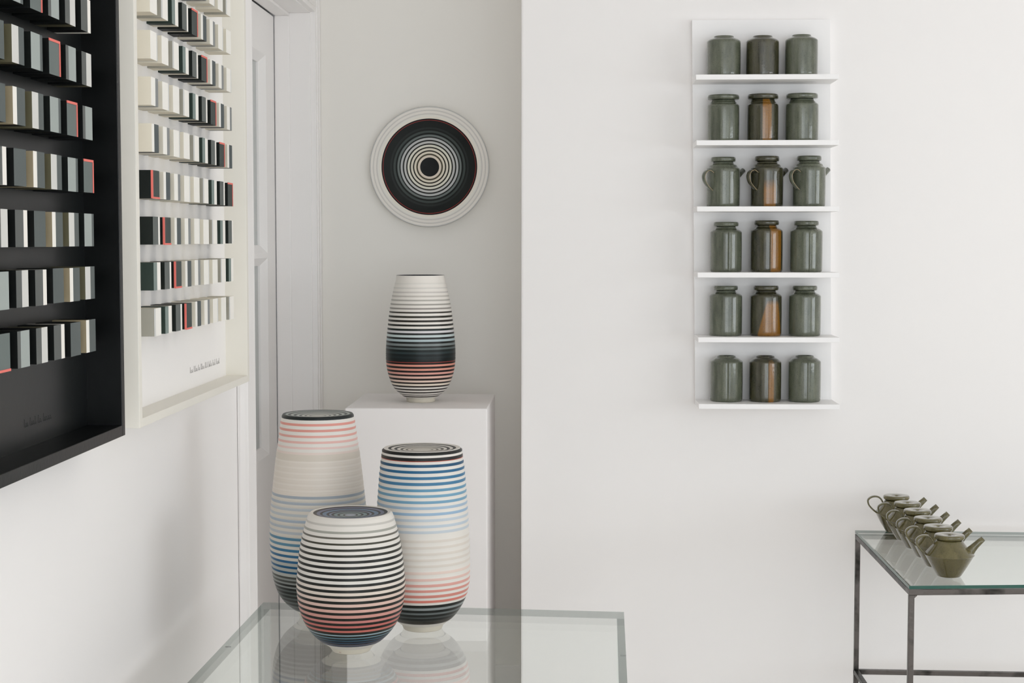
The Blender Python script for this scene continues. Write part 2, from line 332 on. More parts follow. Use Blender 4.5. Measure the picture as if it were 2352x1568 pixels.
def box_frame(nm, label, XB, XT, XFR, ya, yb, zb, zt, rw_side, rw_bot, y_first, pitch, rows_z, seq, pal, mf, mp, red_row, low_cols):
    root = tag(empty(nm, (XL, ya, zb)), label, 'artwork'); O = Vector(root.location)
    def bx(name, A, B, m, bev=.0012): return boxo(name, Vector(A)-O, Vector(B)-O, m, root, bev)
    bx('frame_stile', (XL+.001, ya, zb), (XFR, ya+rw_side, zt), mf); bx('frame_stile', (XL+.001, yb-rw_side, zb), (XFR, yb, zt), mf)
    bx('frame_rail', (XL+.001, ya+rw_side, zb), (XFR, yb-rw_side, zb+rw_bot), mf); bx('frame_rail', (XL+.001, ya+rw_side, zt-rw_bot), (XFR, yb-rw_side, zt), mf)
    panel = bx('backing_panel', (XL+.004, ya+rw_side, zb+rw_bot), (XB, yb-rw_side, zt-rw_bot), mp, 0)
    meshes = {}
    for k, layers in seq.items():
        y = 0; lst = []
        for i, (w, body, tip) in enumerate(layers):
            m = MB(); y1 = y+w*WB
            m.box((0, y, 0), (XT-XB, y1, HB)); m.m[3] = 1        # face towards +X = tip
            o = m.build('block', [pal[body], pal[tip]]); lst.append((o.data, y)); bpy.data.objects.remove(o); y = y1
        meshes[k] = lst
    t = .0028
    red_lo = MB(); red_lo.box((XT-XB-.0006, -.0006, -.0006), (XT-XB+.0010, t, HB)); red_lo.box((XT-XB-.0006, t, -.0006), (XT-XB+.0010, WB, t)); red_lo.box((XT-XB-t*.9, -.0008, 0), (XT-XB, 0, HB)); lo = red_lo.build('red_edge', M_red)
    red_hi = MB(); red_hi.box((XT-XB-.0006, 0, HB-t*1.1), (XT-XB+.0010, WB, HB+.0006)); red_hi.box((XT-XB-.0006, WB-t, 0), (XT-XB+.0010, WB+.0006, HB-t*1.1)); hi = red_hi.build('red_edge', M_red)
    dl, dh = lo.data, hi.data; bpy.data.objects.remove(lo); bpy.data.objects.remove(hi)
    for r, z in rows_z:
        for c in range(1, 10):
            k = (c-1-(r-red_row)) % 8 if nm else 0
            base = Vector((XB, y_first+(c-1)*pitch+random.uniform(-.0006, .0006), z-HB+random.uniform(-.0005, .0005)))-O
            par = None
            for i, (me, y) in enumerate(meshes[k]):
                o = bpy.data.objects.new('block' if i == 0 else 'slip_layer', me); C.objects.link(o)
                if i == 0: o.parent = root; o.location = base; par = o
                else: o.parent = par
            if k == 0:
                o = bpy.data.objects.new('red_edge', dl if (r, c) in low_cols else dh); C.objects.link(o); o.parent = par
    return root, O
# white piece: rows numbered so that the red block stands first in row 4
rowsW = [(r, 1.6275+(4-r)*.0838) for r in range(-2, 8)]
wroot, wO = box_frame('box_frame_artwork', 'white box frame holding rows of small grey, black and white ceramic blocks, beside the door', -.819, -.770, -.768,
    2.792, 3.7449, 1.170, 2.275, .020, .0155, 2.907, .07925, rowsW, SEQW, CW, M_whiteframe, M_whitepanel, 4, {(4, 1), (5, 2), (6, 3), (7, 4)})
# black piece: row 4 has the red block in its last (ninth) column
rowsB = [(r, 1.6254+(4-r)*.0834) for r in range(-2, 8)]
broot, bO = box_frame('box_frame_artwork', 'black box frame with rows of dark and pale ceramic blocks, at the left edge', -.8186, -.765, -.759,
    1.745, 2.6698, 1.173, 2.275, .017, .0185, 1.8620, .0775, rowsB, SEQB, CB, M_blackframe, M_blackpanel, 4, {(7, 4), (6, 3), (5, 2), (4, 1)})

def scribble(name, root, O, X, y, z, h, words, m, seed):
    """faint handwriting: joined pen strokes, words = letter counts"""
    rnd = random.Random(seed); mb = MB(); w = h*.035
    def seg(a, b):
        d = Vector((0, b[0]-a[0], b[1]-a[1])); n = Vector((0, -d.z, d.y)); n.normalize(); n *= w
        A, B = Vector((X, *a)), Vector((X, *b))
        mb.quad([q-O for q in (A+n, A-n, B-n, B+n)])
    x = y
    for wd in words:
        for i in range(wd):
            tall = (i == 0) or rnd.random() < .22; hh = h*(1 if tall else .5); lw = h*rnd.uniform(.45, .85)
            pts = [(0, 0), (.15, hh/h), (.45, hh/h*.9), (.35, .1), (.75, .0), (1.0, .25)]
            pp = [(x+p*lw, z+q*h) for p, q in pts]
            for a, b in zip(pp, pp[1:]): seg(a, b)
            x += lw
        x += h*.55
    o = mb.build(name, m, root)
    return o
ty = P(437, 855, 'X', -.8185).y; te = P(501, 833, 'X', -.8185).y; tz = P(437, 857, 'X', -.8185).z
scribble('pencil_signature', wroot, wO, -.8187, ty, tz, .0125, [3, 4, 2, 4, 2, 1, 4, 3, 4], M_pencil, 5)
scribble('pencil_signature', broot, bO, -.8183, P(55, 975, 'X', -.8183).y, P(55, 982, 'X', -.8183).z, .012, [3, 4, 2, 5], M_pencil2, 9)

# ------------------------------------------------------------------ plinth
px0, px1, py0, py1, pz = -.650, -.2495, 4.483, 4.918, 1.03
pl = boxo('display_plinth', (px0, py0, 0), (px1, py1, pz), M_plinth, None, .0045, 3)
tag(pl, 'tall white painted plinth standing in the wall recess under the round plate', 'plinth')

# ------------------------------------------------------------------ glass box table (left)
def pt(u, v): p = P(u, v, 'Z', .70); return Vector((p.x, p.y))
A = pt(605, 1383); B = pt(1433, 1405); dl = (pt(430, 1568)-A).normalized(); dr = (pt(1441, 1568)-B).normalized()
Cc = B+dr*1.15; Dd = A+dl*1.15
zt, tt = .70, .015
gt = tag(empty('glass_table', (A.x, A.y, 0)), 'clear glass box table carrying the three striped vases', 'table'); GO = Vector((A.x, A.y, 0))
def slab(name, pts, z0, z1, parent, off, mats):
    m = MB(); p = [Vector((q.x, q.y, z0))-off for q in pts]+[Vector((q.x, q.y, z1))-off for q in pts]
    m.hexa(p, 0, side=1); return m.build(name, mats, parent)
slab('table_top', [Dd, Cc, B, A], zt-tt, zt, gt, GO, [M_glass, M_glassedge])
nx = Vector((1, 0))
ex = (B-A).normalized()*tt
for nm, q0, q1, s in (('side_panel', A, Dd, 1), ('side_panel', B, Cc, -1)):
    m = MB(); e = ex*s; z1 = zt-tt
    base = [q1, q1+e, q0+e, q0] if s == 1 else [q1+e, q1, q0, q0+e]
    p = [Vector((q.x, q.y, 0))-GO for q in base]+[Vector((q.x, q.y, z1))-GO for q in base]
    m.hexa(p, 1, side=0); m.m = [1, 1, 1, 0, 1, 0]; m.build(nm, [M_glass, M_glassedge], gt)
for u, v in ((524, 1485), (1431, 1505)):
    q = P(u, v, 'Z', zt-tt); o = MB().box(Vector((q.x-.006, q.y-.002, zt-tt-.0005))-GO, Vector((q.x+.006, q.y+.002, zt-tt+.001))-GO).build('bonding_pad', mat('clear_pad', (120, 126, 124), .3), gt)

# ------------------------------------------------------------------ steel and glass table (right)
st = tag(empty('steel_table', (0, 0, 0)), 'steel framed table with green edged glass top, holding the row of teapots', 'table')
A = pt(1964, 1217.5); B0 = pt(2088.3, 1345); ef = (pt(2352, 1342.6)-B0).normalized(); eb = (pt(2352, 1222)-A).normalized()
B1 = B0+ef*1.1; A1 = A+eb*1.1; SO = Vector((A.x, A.y, 0)); st.location = SO
gt8 = .0075
slab('glass_top', [B0, B1, A1, A], zt-gt8, zt, st, SO, [M_glass, M_greenedge])
ftop = zt-gt8-.0022; tube = .0130
def bar(name, a, b, w, z0, z1, inward):
    """square steel bar from a to b (2D), w wide towards 'inward'"""
    n = inward*w; m = MB(); pts = [a, b, b+n, a+n]
    p = [Vector((q.x, q.y, z0))-SO for q in pts]+[Vector((q.x, q.y, z1))-SO for q in pts]
    m.hexa(p); return m.build(name, M_steel, st, .0012)
sd = (A-B0).normalized(); inl = Vector((1, 0)); inf = Vector((0, 1))
LZ = P(1968, 1535, 'Y', A.y).z
for z0, z1 in ((ftop-tube, ftop), (LZ-tube, LZ)):
    bar('frame_rail', B0, B1, tube, z0, z1, inf); bar('frame_rail', A+Vector((0, -.0)), A1, tube, z0, z1, -inf)
    bar('frame_rail', B0+sd*tube, A-sd*tube, tube, z0, z1, inl); bar('frame_rail', B1+sd*tube, A1-sd*tube, tube, z0, z1, -inl)
for q, i1, i2 in ((B0, inl, inf), (A, inl, -inf), (B1, -inl, inf), (A1, -inl, -inf)):
    m = MB(); a = q+(i1*0); pts = [a, a+i1*tube, a+i1*tube+i2*tube, a+i2*tube]
    m.hexa([Vector((k.x, k.y, 0))-SO for k in pts]+[Vector((k.x, k.y, ftop-tube))-SO for k in pts]); m.build('leg', M_steel, st, .0012)
for q, s in ((B0, 1),):
    m = MB(); x, y, z = q.x+tube-SO.x, q.y-SO.y, ftop-tube
    m.v += [(x, y, z), (x+.006, y, z), (x, y, z-.006), (x, y+.01, z), (x+.006, y+.01, z), (x, y+.01, z-.006)]
    m.f += [(0, 2, 1), (3, 4, 5), (0, 1, 4, 3), (1, 2, 5, 4), (2, 0, 3, 5)]; m.m += [0]*5; m.sm += [False]*5; m.build('weld', M_steel, st)
for k in range(4):
    q = [B0, A, B1, A1][k]; i1 = inl if k < 2 else -inl; c = q+i1*.007
    lathe('rubber_pad', [(.0045, ftop-.0002), (.0045, zt-gt8)], M_pane, st, segs=16, close=True).location = Vector((c.x, c.y+(.007 if k % 2 == 0 else -.007), 0))-SO

# ------------------------------------------------------------------ striped vases
WH = (223, 218, 210); BK = (22, 26, 24)
def stripe_vase(name, label, cu, base_v, base_z, sil, bands, foot, rings=None, dish=.006, mouth=None, inner=None, white=WH, gain=.97):
    p0 = P(cu, base_v, 'Z', base_z); root = tag(empty(name, p0), label, 'vase')
    zc = Q(p0)[2]
    def hgt(v): return P(cu, v, 'Y', p0.y).z-base_z
    prof = sorted([(hgt(v), hw*Q((p0.x, p0.y, base_z+hgt(v)))[2]/F) for v, hw in sil])
    ztop = prof[-1][0]
    toward = (Vector((CAM.x, CAM.y, 0))-Vector((p0.x, p0.y, 0))).normalized()
    def rad(h):
        # monotone smooth interpolation through neighbours
        if h <= prof[0][0]: return prof[0][1]
        for i in range(len(prof)-1):
            if h <= prof[i+1][0]:
                x0, y0 = prof[i]; x1, y1 = prof[i+1]; t = (h-x0)/(x1-x0)
                xm, ym = prof[max(i-1, 0)]; xp, yp = prof[min(i+2, len(prof)-1)]
                m0 = (y1-ym)/(x1-xm) if x1 > xm else 0; m1 = (yp-y0)/(xp-x0) if xp > x0 else 0
                d = x1-x0
                return (2*t**3-3*t**2+1)*y0+(t**3-2*t**2+t)*d*m0+(-2*t**3+3*t**2)*y1+(t**3-t**2)*d*m1
        return prof[-1][1]
    def vfront(h):
        q = Vector((p0.x, p0.y, base_z+h))+toward*rad(h); return Q(q)[1]
    def solve(v):
        a, b = 0., ztop
        for _ in range(40):
            c = (a+b)/2
            if vfront(c) > v: a = c
            else: b = c
        return (a+b)/2
    hf = prof[0][0]                       # body starts above the foot
    rings_, cols_ = [], []
    zs = [(hgt(foot[0][0]), foot[0][1]), (hgt(foot[1][0]), foot[1][1])]
    edges = []                            # (h_top, h_bottom, colour) from the top down
    for y0, y1, c in bands:
        g = .38 if sum(c) < 130 else 0
        edges.append((solve(y0-g), solve(y1+g), c))
    segs_ = []; cur = ztop
    for a, b, c in edges:
        if cur-a > .0004: segs_.append((cur, a, white))
        segs_.append((min(a, cur) if sum(c) >= 130 or cur == ztop else (a if a < cur else cur), b, c)); cur = b
    if cur-hf > .0003: segs_.append((cur, hf, white))
    segs_ = [(a, max(b, hf), c) for a, b, c in segs_ if a > hf]
    for a, b, c in segs_:
        n = max(2, int((a-b)/.0022))
        if c == white and (a-b) > .012: pass
        for i in range(n):
            t = i/n; h = a+(b-a)*t
            rings_.append((rad(h)+(.0006*math.sin(math.pi*t) if c != white else -.0003*math.sin(math.pi*t)), h)); cols_.append(c)
    rings_.append((rad(hf), hf)); cols_.append(white)
    # foot ring and underside
    fr0 = foot[0][1]*zc/F; fr1 = foot[1][1]*zc/F
    lathe('body', rings_[::-1], M_vase, root, cols_[::-1][1:] if len(cols_) > 1 else cols_, 128, gain=gain)
    lathe('foot', [(0, .001), (fr1-.004, .001), (fr1-.001, 0), (fr1, .0012), ((fr0+fr1)/2-.0006, hf*.5), (fr0, hf+.0008)], M_vase, root, [(222, 215, 198)]*6, 128)
    R = rad(ztop)
    if rings:
        rr, cc = [(R, ztop)], []
        rin = R*rings[0][0]
        rr.append((R-.0008, ztop+.0010)); cc.append(rings[0][2])
        for f0, f1, c in rings:
            for t in (.0, .5, 1.0) if f0 != rings[0][0] else (0., .5, 1.0):
                f = f0+(f1-f0)*t; r = (R-.0012)*f
                rr.append((max(r, 0), ztop+.0010-dish*(1-f**2))); cc.append(c)
        lathe('top_disc', rr, M_vase, root, cc, 96)
    else:
        rr = [(R, ztop), (R-.0015, ztop+.0006), (R-.004, ztop), (R-.0042, ztop-.004)]
        for i in range(1, 10):
            h = ztop-(ztop-hf-.01)*i/9; rr.append((max(rad(h)-.005, .01), h))
        rr.append((0, hf+.01))
        cc = [inner[0]]*3+[inner[1]]*(len(rr))
        lathe('interior', rr, M_vase, root, cc, 96)
    return root, p0, zc

def z2(y0, k, lst): return [(y0+a/k, y0+b/k, c) for a, b, c in lst]
# front vase
K = 3.92
b3 = [(255, 275, (196, 192, 184)), (318, 340, (160, 160, 150)), (370, 388, (102, 98, 88)), (425, 443, (62, 60, 46))]
starts = [478, 530, 583, 636, 688, 742, 795, 846, 898, 948, 1000, 1050, 1100, 1145, 1187, 1228]
ends = [497, 550, 605, 658, 710, 764, 817, 870, 920, 972, 1023, 1072, 1122, 1166, 1208, 1248]
gapc = {898: (222, 208, 194), 846: (224, 212, 200), 948: (222, 198, 184), 1000: (220, 184, 170), 1050: (218, 168, 154), 1100: (212, 148, 136), 1145: (206, 126, 118), 1187: (204, 106, 98), 1228: (204, 108, 96)}
for i, (s, e) in enumerate(zip(starts, ends)):
    if s in gapc: b3.append((ends[i-1], s, gapc[s]))
    b3.append((s, e, (24, 26, 20) if i > 1 else (40, 40, 30)))
b3 += [(1248, 1260, (150, 176, 186)), (1260, 1275, BK), (1275, 1284, (104, 146, 164)), (1284, 1297, (16, 26, 30)), (1297, 1306, (44, 92, 122)), (1306, 1318, (14, 22, 32)), (1318, 1325, (40, 78, 118)), (1325, 1337, (20, 28, 44)), (1337, 1347, (96, 96, 112)), (1347, 1356, (20, 44, 70))]
r3 = [(1.0, .93, WH), (.93, .845, (28, 26, 26)), (.845, .76, (104, 110, 138)), (.76, .70, (26, 26, 28)), (.70, .60, (92, 120, 150)), (.60, .535, (30, 32, 32)), (.535, .48, (112, 124, 150)), (.48, .415, (28, 34, 32)), (.415, .33, (112, 136, 142)), (.33, .27, (34, 38, 34)), (.27, .19, (132, 152, 156)), (.19, .14, (46, 46, 42)), (.14, .0, (168, 176, 190))]
v3, p3, zc3 = stripe_vase('striped_vase', 'squat rounded vase with black and white stripes turning pink, front of the glass table', 807, 1492, .70,
    [(1176, 93), (1179, 97), (1204, 104.6), (1224, 110), (1250, 115.2), (1273, 118.6), (1298, 121.4), (1319, 123), (1339, 124), (1359, 123), (1380, 120.5), (1400, 116), (1421, 108), (1436, 99.3), (1451, 87.5), (1466, 71.6), (1473, 62), (1479, 53)],
    z2(1140, K, b3), ((1479, 52), (1492, 43.5)), r3, .0065)
# small red seal on the foot of the front vase
seal = MB(); hs = (0, 0)
ang = math.atan2(-p3.y, -p3.x)
def foot_pt(u, v):
    rr = .0395
    # intersect sight line with foot cylinder
    d = FW+RT*((u-CX)/F)+UP*((CY-v)/F); ox, oy = CAM.x-p3.x, CAM.y-p3.y
    a = d.x**2+d.y**2; b = 2*(ox*d.x+oy*d.y); c = ox*ox+oy*oy-rr*rr; disc = max(b*b-4*a*c, 0); t = (-b-math.sqrt(disc))/(2*a)
    return (CAM+d*t)-p3
glyph = [((775, 1490), (777, 1489)), ((777, 1489), (779, 1490)), ((779, 1490), (779, 1492)), ((779, 1492), (776, 1493)), ((780, 1490), (783, 1489)), ((783, 1489), (784, 1492)), ((784, 1492), (781, 1493)),
         ((777, 1494), (779, 1497)), ((779, 1497), (783, 1498)), ((783, 1498), (784, 1495)), ((784, 1495), (781, 1493)), ((779, 1495), (782, 1496)), ((780, 1493), (779, 1495))]
for (a, b), (c, d) in glyph:
    n = Vector((-(d-b), c-a)); n.normalize(); n *= .28
    seal.quad([foot_pt(a+n.x, b+n.y), foot_pt(a-n.x, b-n.y), foot_pt(c-n.x, d-n.y), foot_pt(c+n.x, d+n.y)])
tag(seal.build('red_seal_mark', mat('seal_red', (170, 50, 46), .5), v3), 'small red square maker mark')

# right vase
K = 3.136
b2 = [(122, 146, BK), (165, 186, (26, 24, 22)), (186, 192, (200, 92, 74)), (212, 233, (18, 78, 120)), (256, 276, (28, 98, 148)), (300, 321, (48, 114, 162)), (342, 364, (62, 122, 168)), (388, 408, (92, 148, 188)), (430, 450, (112, 160, 196)), (474, 494, (114, 160, 196)),
      (516, 536, (158, 184, 206)), (560, 580, (146, 178, 206)), (604, 624, (188, 200, 210)), (648, 668, (184, 198, 210)), (690, 710, (190, 200, 208))]
for y in (756, 802, 848, 892, 936): b2.append((y, y+18, (216, 207, 196)))
b2 += [(985, 1005, (226, 204, 192)), (1033, 1052, (226, 188, 176)), (1075, 1095, (222, 160, 148)), (1115, 1133, (218, 144, 130)), (1153, 1173, (212, 132, 118)), (1190, 1208, (218, 122, 106)),
       (1226, 1244, BK), (1244, 1262, (140, 148, 148)), (1262, 1279, BK), (1279, 1294, (104, 112, 112)), (1294, 1309, BK), (1309, 1321, (70, 76, 76)), (1321, 1334, BK), (1334, 1343, (52, 54, 52)), (1343, 1362, (34, 30, 24))]
r2 = [(1.0, .90, WH), (.90, .82, (24, 24, 22)), (.82, .74, WH), (.74, .66, (36, 34, 32)), (.66, .58, WH), (.58, .51, (78, 74, 68)), (.51, .44, (216, 210, 200)), (.44, .38, (120, 112, 100)), (.38, .30, (210, 204, 194)), (.30, .25, (150, 142, 130)), (.25, 0, (206, 200, 190))]
stripe_vase('striped_vase', 'tall white vase with blue stripes above and coral and black stripes below', 971, 1441.5, .70,
    [(1028, 88), (1031, 91.2), (1048, 93.4), (1064, 95.7), (1096, 98.9), (1128, 101.3), (1160, 103.6), (1191, 105.6), (1223, 107.3), (1255, 108.6), (1287, 109), (1319, 108.6), (1338, 107.2), (1351, 104.8), (1367, 99.8), (1379, 94.6), (1395, 85.5), (1411, 73.3), (1421, 62), (1428, 53)],
    z2(1000, K, b2), ((1428, 50), (1441.5, 44.5)), r2, .0055)

# left vase
K = 3.1375; BE = (219, 209, 197)
b1 = [(104, 142, (22, 30, 30)), (168, 186, (226, 146, 132)), (210, 228, (222, 148, 134)), (253, 270, (226, 162, 150)), (295, 312, (228, 178, 168)), (336, 352, (228, 196, 188)), (375, 392, (224, 206, 196)), (392, 440, (212, 202, 188))]
y = 440
while y < 690: b1 += [(y, y+12, (224, 215, 204)), (y+12, y+42, BE)]; y += 42
b1 = [b for b in b1 if b[1] <= 692]
y = 690
for y, c in ((692, (158, 168, 178)), (736, (164, 174, 184)), (780, (178, 186, 192)), (822, (182, 190, 194)), (866, (162, 176, 190)), (910, (172, 182, 190)), (952, (178, 186, 192)), (996, (80, 132, 166)), (1038, (88, 138, 170)), (1080, (52, 116, 160)), (1121, (40, 104, 152)), (1161, (36, 100, 152)), (1200, (8, 86, 136)), (1238, (8, 78, 124))):
    b1 += [(y, y+20, c), (y+20, y+42, (212, 206, 194) if y < 1150 else (176, 178, 172))]
bb = []; prev = 0
for a, b, c in b1: bb.append((max(a, prev), b, c)); prev = b
b1 = bb; y = b1[-1][1]
i = 0
while y < 1530:
    b1 += [(y, y+15, (66, 68, 62) if i < 2 else (26, 30, 28)), (y+15, y+28, (138, 144, 140) if i < 3 else (84, 92, 90))]; y += 28; i += 1
r1 = [(1.0, .93, (24, 32, 32)), (.93, .86, (160, 168, 162)), (.86, .78, (34, 42, 40)), (.78, .70, (172, 178, 172)), (.70, .62, (38, 44, 42)), (.62, .54, (182, 186, 180)), (.54, .47, (56, 60, 56)), (.47, .39, (196, 196, 188)), (.39, .33, (88, 90, 84)), (.33, .26, (196, 194, 186)), (.26, .20, (132, 130, 122)), (.20, 0, (190, 188, 180))]
stripe_vase('striped_vase', 'tallest vase, coral stripes at its shoulder over a plain beige band and blue stripes', 733.5, 1415, .70,
    [(950, 80.4), (953, 81.6), (966, 84.6), (984, 87), (1000, 89.2), (1016, 91.5), (1047, 96), (1079, 99.8), (1111, 103.3), (1137, 106), (1159, 108.4), (1181, 110), (1207, 110.9), (1226, 111), (1255, 110.3), (1287, 108), (1309, 106), (1322, 104), (1334, 101), (1350, 95.6), (1366, 87), (1380, 76), (1392, 62), (1402, 51)],
    z2(920, K, b1), ((1402, 49), (1415, 44)), r1, .0055)

# vase on the plinth
K = 4.752
b0 = [(190, 206, (216, 212, 204)), (238, 255, (208, 204, 197)), (285, 301, (196, 190, 184)), (328, 345, (188, 182, 174)), (372, 389, (172, 168, 160)), (418, 435, (158, 154, 146)), (462, 480, (146, 140, 134)), (505, 523, (62, 58, 50)), (552, 571, (46, 44, 34)), (598, 617, (40, 36, 28)), (645, 663, (34, 34, 28)), (692, 711, (20, 32, 28))]
g0 = [(711, 738, (206, 204, 206)), (738, 757, BK), (757, 785, (186, 200, 200)), (785, 805, BK), (805, 832, (162, 180, 184)), (832, 853, BK), (853, 880, (120, 130, 130)), (880, 898, BK), (898, 920, (86, 98, 98)), (920, 944, (16, 26, 26)), (944, 968, (38, 52, 54)), (968, 992, (14, 24, 24)), (992, 1014, (22, 34, 36)), (1014, 1054, (12, 22, 22)), (1054, 1061, (180, 60, 50)),
      (1061, 1080, (26, 20, 18)), (1080, 1103, (224, 144, 124)), (1103, 1124, (26, 20, 18)), (1124, 1147, (224, 150, 130)), (1147, 1167, (26, 20, 20)), (1167, 1190, (222, 156, 142)), (1190, 1208, (26, 20, 18)), (1208, 1233, (222, 178, 162)), (1233, 1252, (28, 20, 18)), (1252, 1275, (224, 196, 180)), (1275, 1290, (30, 22, 18)), (1290, 1313, (226, 212, 194)), (1313, 1328, (30, 22, 18)),
      (1350, 1361, (30, 24, 20)), (1382, 1392, (34, 28, 24)), (1408, 1416, (70, 64, 58)), (1428, 1436, (34, 26, 22))]
b0 += g0
stripe_vase('striped_vase', 'open striped vase with a broad black band, standing on the white plinth', 966.7, 921.3, 1.03,
    [(632, 55.5), (646, 57.5), (654, 59.6), (665, 62), (673, 63.7), (684, 66), (694, 67.9), (705, 69.7), (715, 71.2), (726, 72.6), (736, 73.8), (747, 75), (757, 76), (768, 77), (778, 78), (789, 78.8), (799, 79.3), (810, 79.5), (820, 79.4), (831, 79), (841.5, 77.8), (852.5, 75.8), (862.5, 73.2), (871, 70.3), (879, 67), (888, 62.3), (896, 55.3), (904.6, 45.8), (911, 37)],
    z2(610, K, b0), ((912, 34.3), (921.3, 32.8)), None, 0, True, ((30, 36, 48), (60, 96, 134)), gain=1.16)

# ------------------------------------------------------------------ round wall plate
pc = P(986, 383, 'Y', YRC-.035); zp = Q(pc)[2]
plate = tag(empty('wall_plate', (pc.x, YRC-.001, pc.z)), 'round wall plate with concentric black and white rings and a black centre', 'plate')
kk = zp/F/4.752; R0 = 656*kk
LG_, GR_ = (214, 210, 203), (194, 191, 186)
rg = [(656, 644, (178, 178, 176)), (644, 620, LG_), (620, 606, GR_), (606, 582, LG_), (582, 568, GR_), (568, 545, (212, 210, 202)), (545, 524, (216, 210, 198)), (524, 509, (18, 16, 16)), (509, 504, (150, 46, 40)), (504, 430, (15, 20, 18)), (430, 410, (30, 36, 34)), (410, 394, (16, 20, 18)), (394, 371, (54, 62, 60)), (371, 352, (16, 20, 18)), (352, 330, (98, 106, 104)), (330, 317, (20, 22, 20)), (317, 294, (168, 170, 170)), (294, 279, (20, 20, 16)),
      (279, 256, (178, 178, 176)), (256, 242, (24, 22, 16)), (242, 219, (204, 202, 188)), (219, 205, (30, 26, 18)), (205, 182, (206, 200, 184)), (182, 168, (34, 28, 20)), (168, 146, (208, 200, 182)), (146, 129, (70, 64, 48)), (129, 104, (208, 196, 180)), (104, 0, (14, 17, 18))]
rings_, cc = [(.045, 0), (.052, .012), (R0-.006, .030)], [LG_, LG_, (178, 178, 176)]
def pdepth(f): return .034-.012*max(0, 1-(f/524.)**2) if f < 524 else .034-.002*(f-524)/132
for i, (a, b, c) in enumerate(rg):
    n = 3
    for j in range(n):
        t = j/n; f = a+(b-a)*t
        rings_.append((f*kk, pdepth(f)+(.0006 if (sum(c) > 380 and 0 < j) else 0))); cc.append(c)
rings_.append((0, pdepth(0)))
po = lathe('dish', rings_, M_plate, plate, cc, 128, gain=1.28)
po.matrix_local = Matrix.Rotation(math.radians(90), 4, 'X')

# ------------------------------------------------------------------ wall shelf
YSF = 4.41; YB = 4.548
def lean(z): return .0155*(2.115-z)
sh = tag(empty('wall_shelf', (.319, YM, 1.035)), 'white wall shelf with a tall back board and six narrow shelves full of jars', 'shelf'); HO = Vector(sh.location)
def racked(name, x0, x1, ya, yb, z0, z1, bev):
    m = MB(); p = []
    for z in (z0, z1):
        for x, y in ((x0, ya), (x1, ya), (x1, yb), (x0, yb)): p.append(Vector((x+lean(z), y, z))-HO)
    m.hexa(p); return m.build(name, M_shelf, sh, bev)
shz = [P(1760, v, 'Y', YSF).z for v in (170.4, 321.5, 473.7, 625.7, 774.7, 928)]
XS0, XS1 = .3185, .7010
racked('back_board', XS0, XS1, YB, YM-.0005, 1.037, 2.1125, .001)
for z in shz: racked('shelf', XS0-.0005, XS1+.0005, YSF, YB, z-.0138, z, .001)

# ------------------------------------------------------------------ jars
def spline(pts, n=6):
    out = []
    for i in range(len(pts)-1):
        p0 = pts[max(i-1, 0)]; p1 = pts[i]; p2 = pts[i+1]; p3_ = pts[min(i+2, len(pts)-1)]
        for j in range(n):
            t = j/n
            out.append(tuple(.5*((2*p1[k])+(-p0[k]+p2[k])*t+(2*p0[k]-5*p1[k]+4*p2[k]-p3_[k])*t*t+(-p0[k]+3*p1[k]-3*p2[k]+p3_[k])*t**3) for k in (0, 1)))
    out.append(pts[-1]); return out
CAMDIR = -math.pi/2
def seamf(th0, amt):
    """lapped seam: the wall steps out at th0 and eases back round to the right"""
    if th0 is None: return None
    def f(t, z):
        d = (t-th0) % (2*math.pi)
        return 1+amt*max(0, 1-d/.75) if d < .75 else 1
    return f
def band(z0, z1, n):
    return [z0+(z1-z0)*i/n for i in range(n+1)]
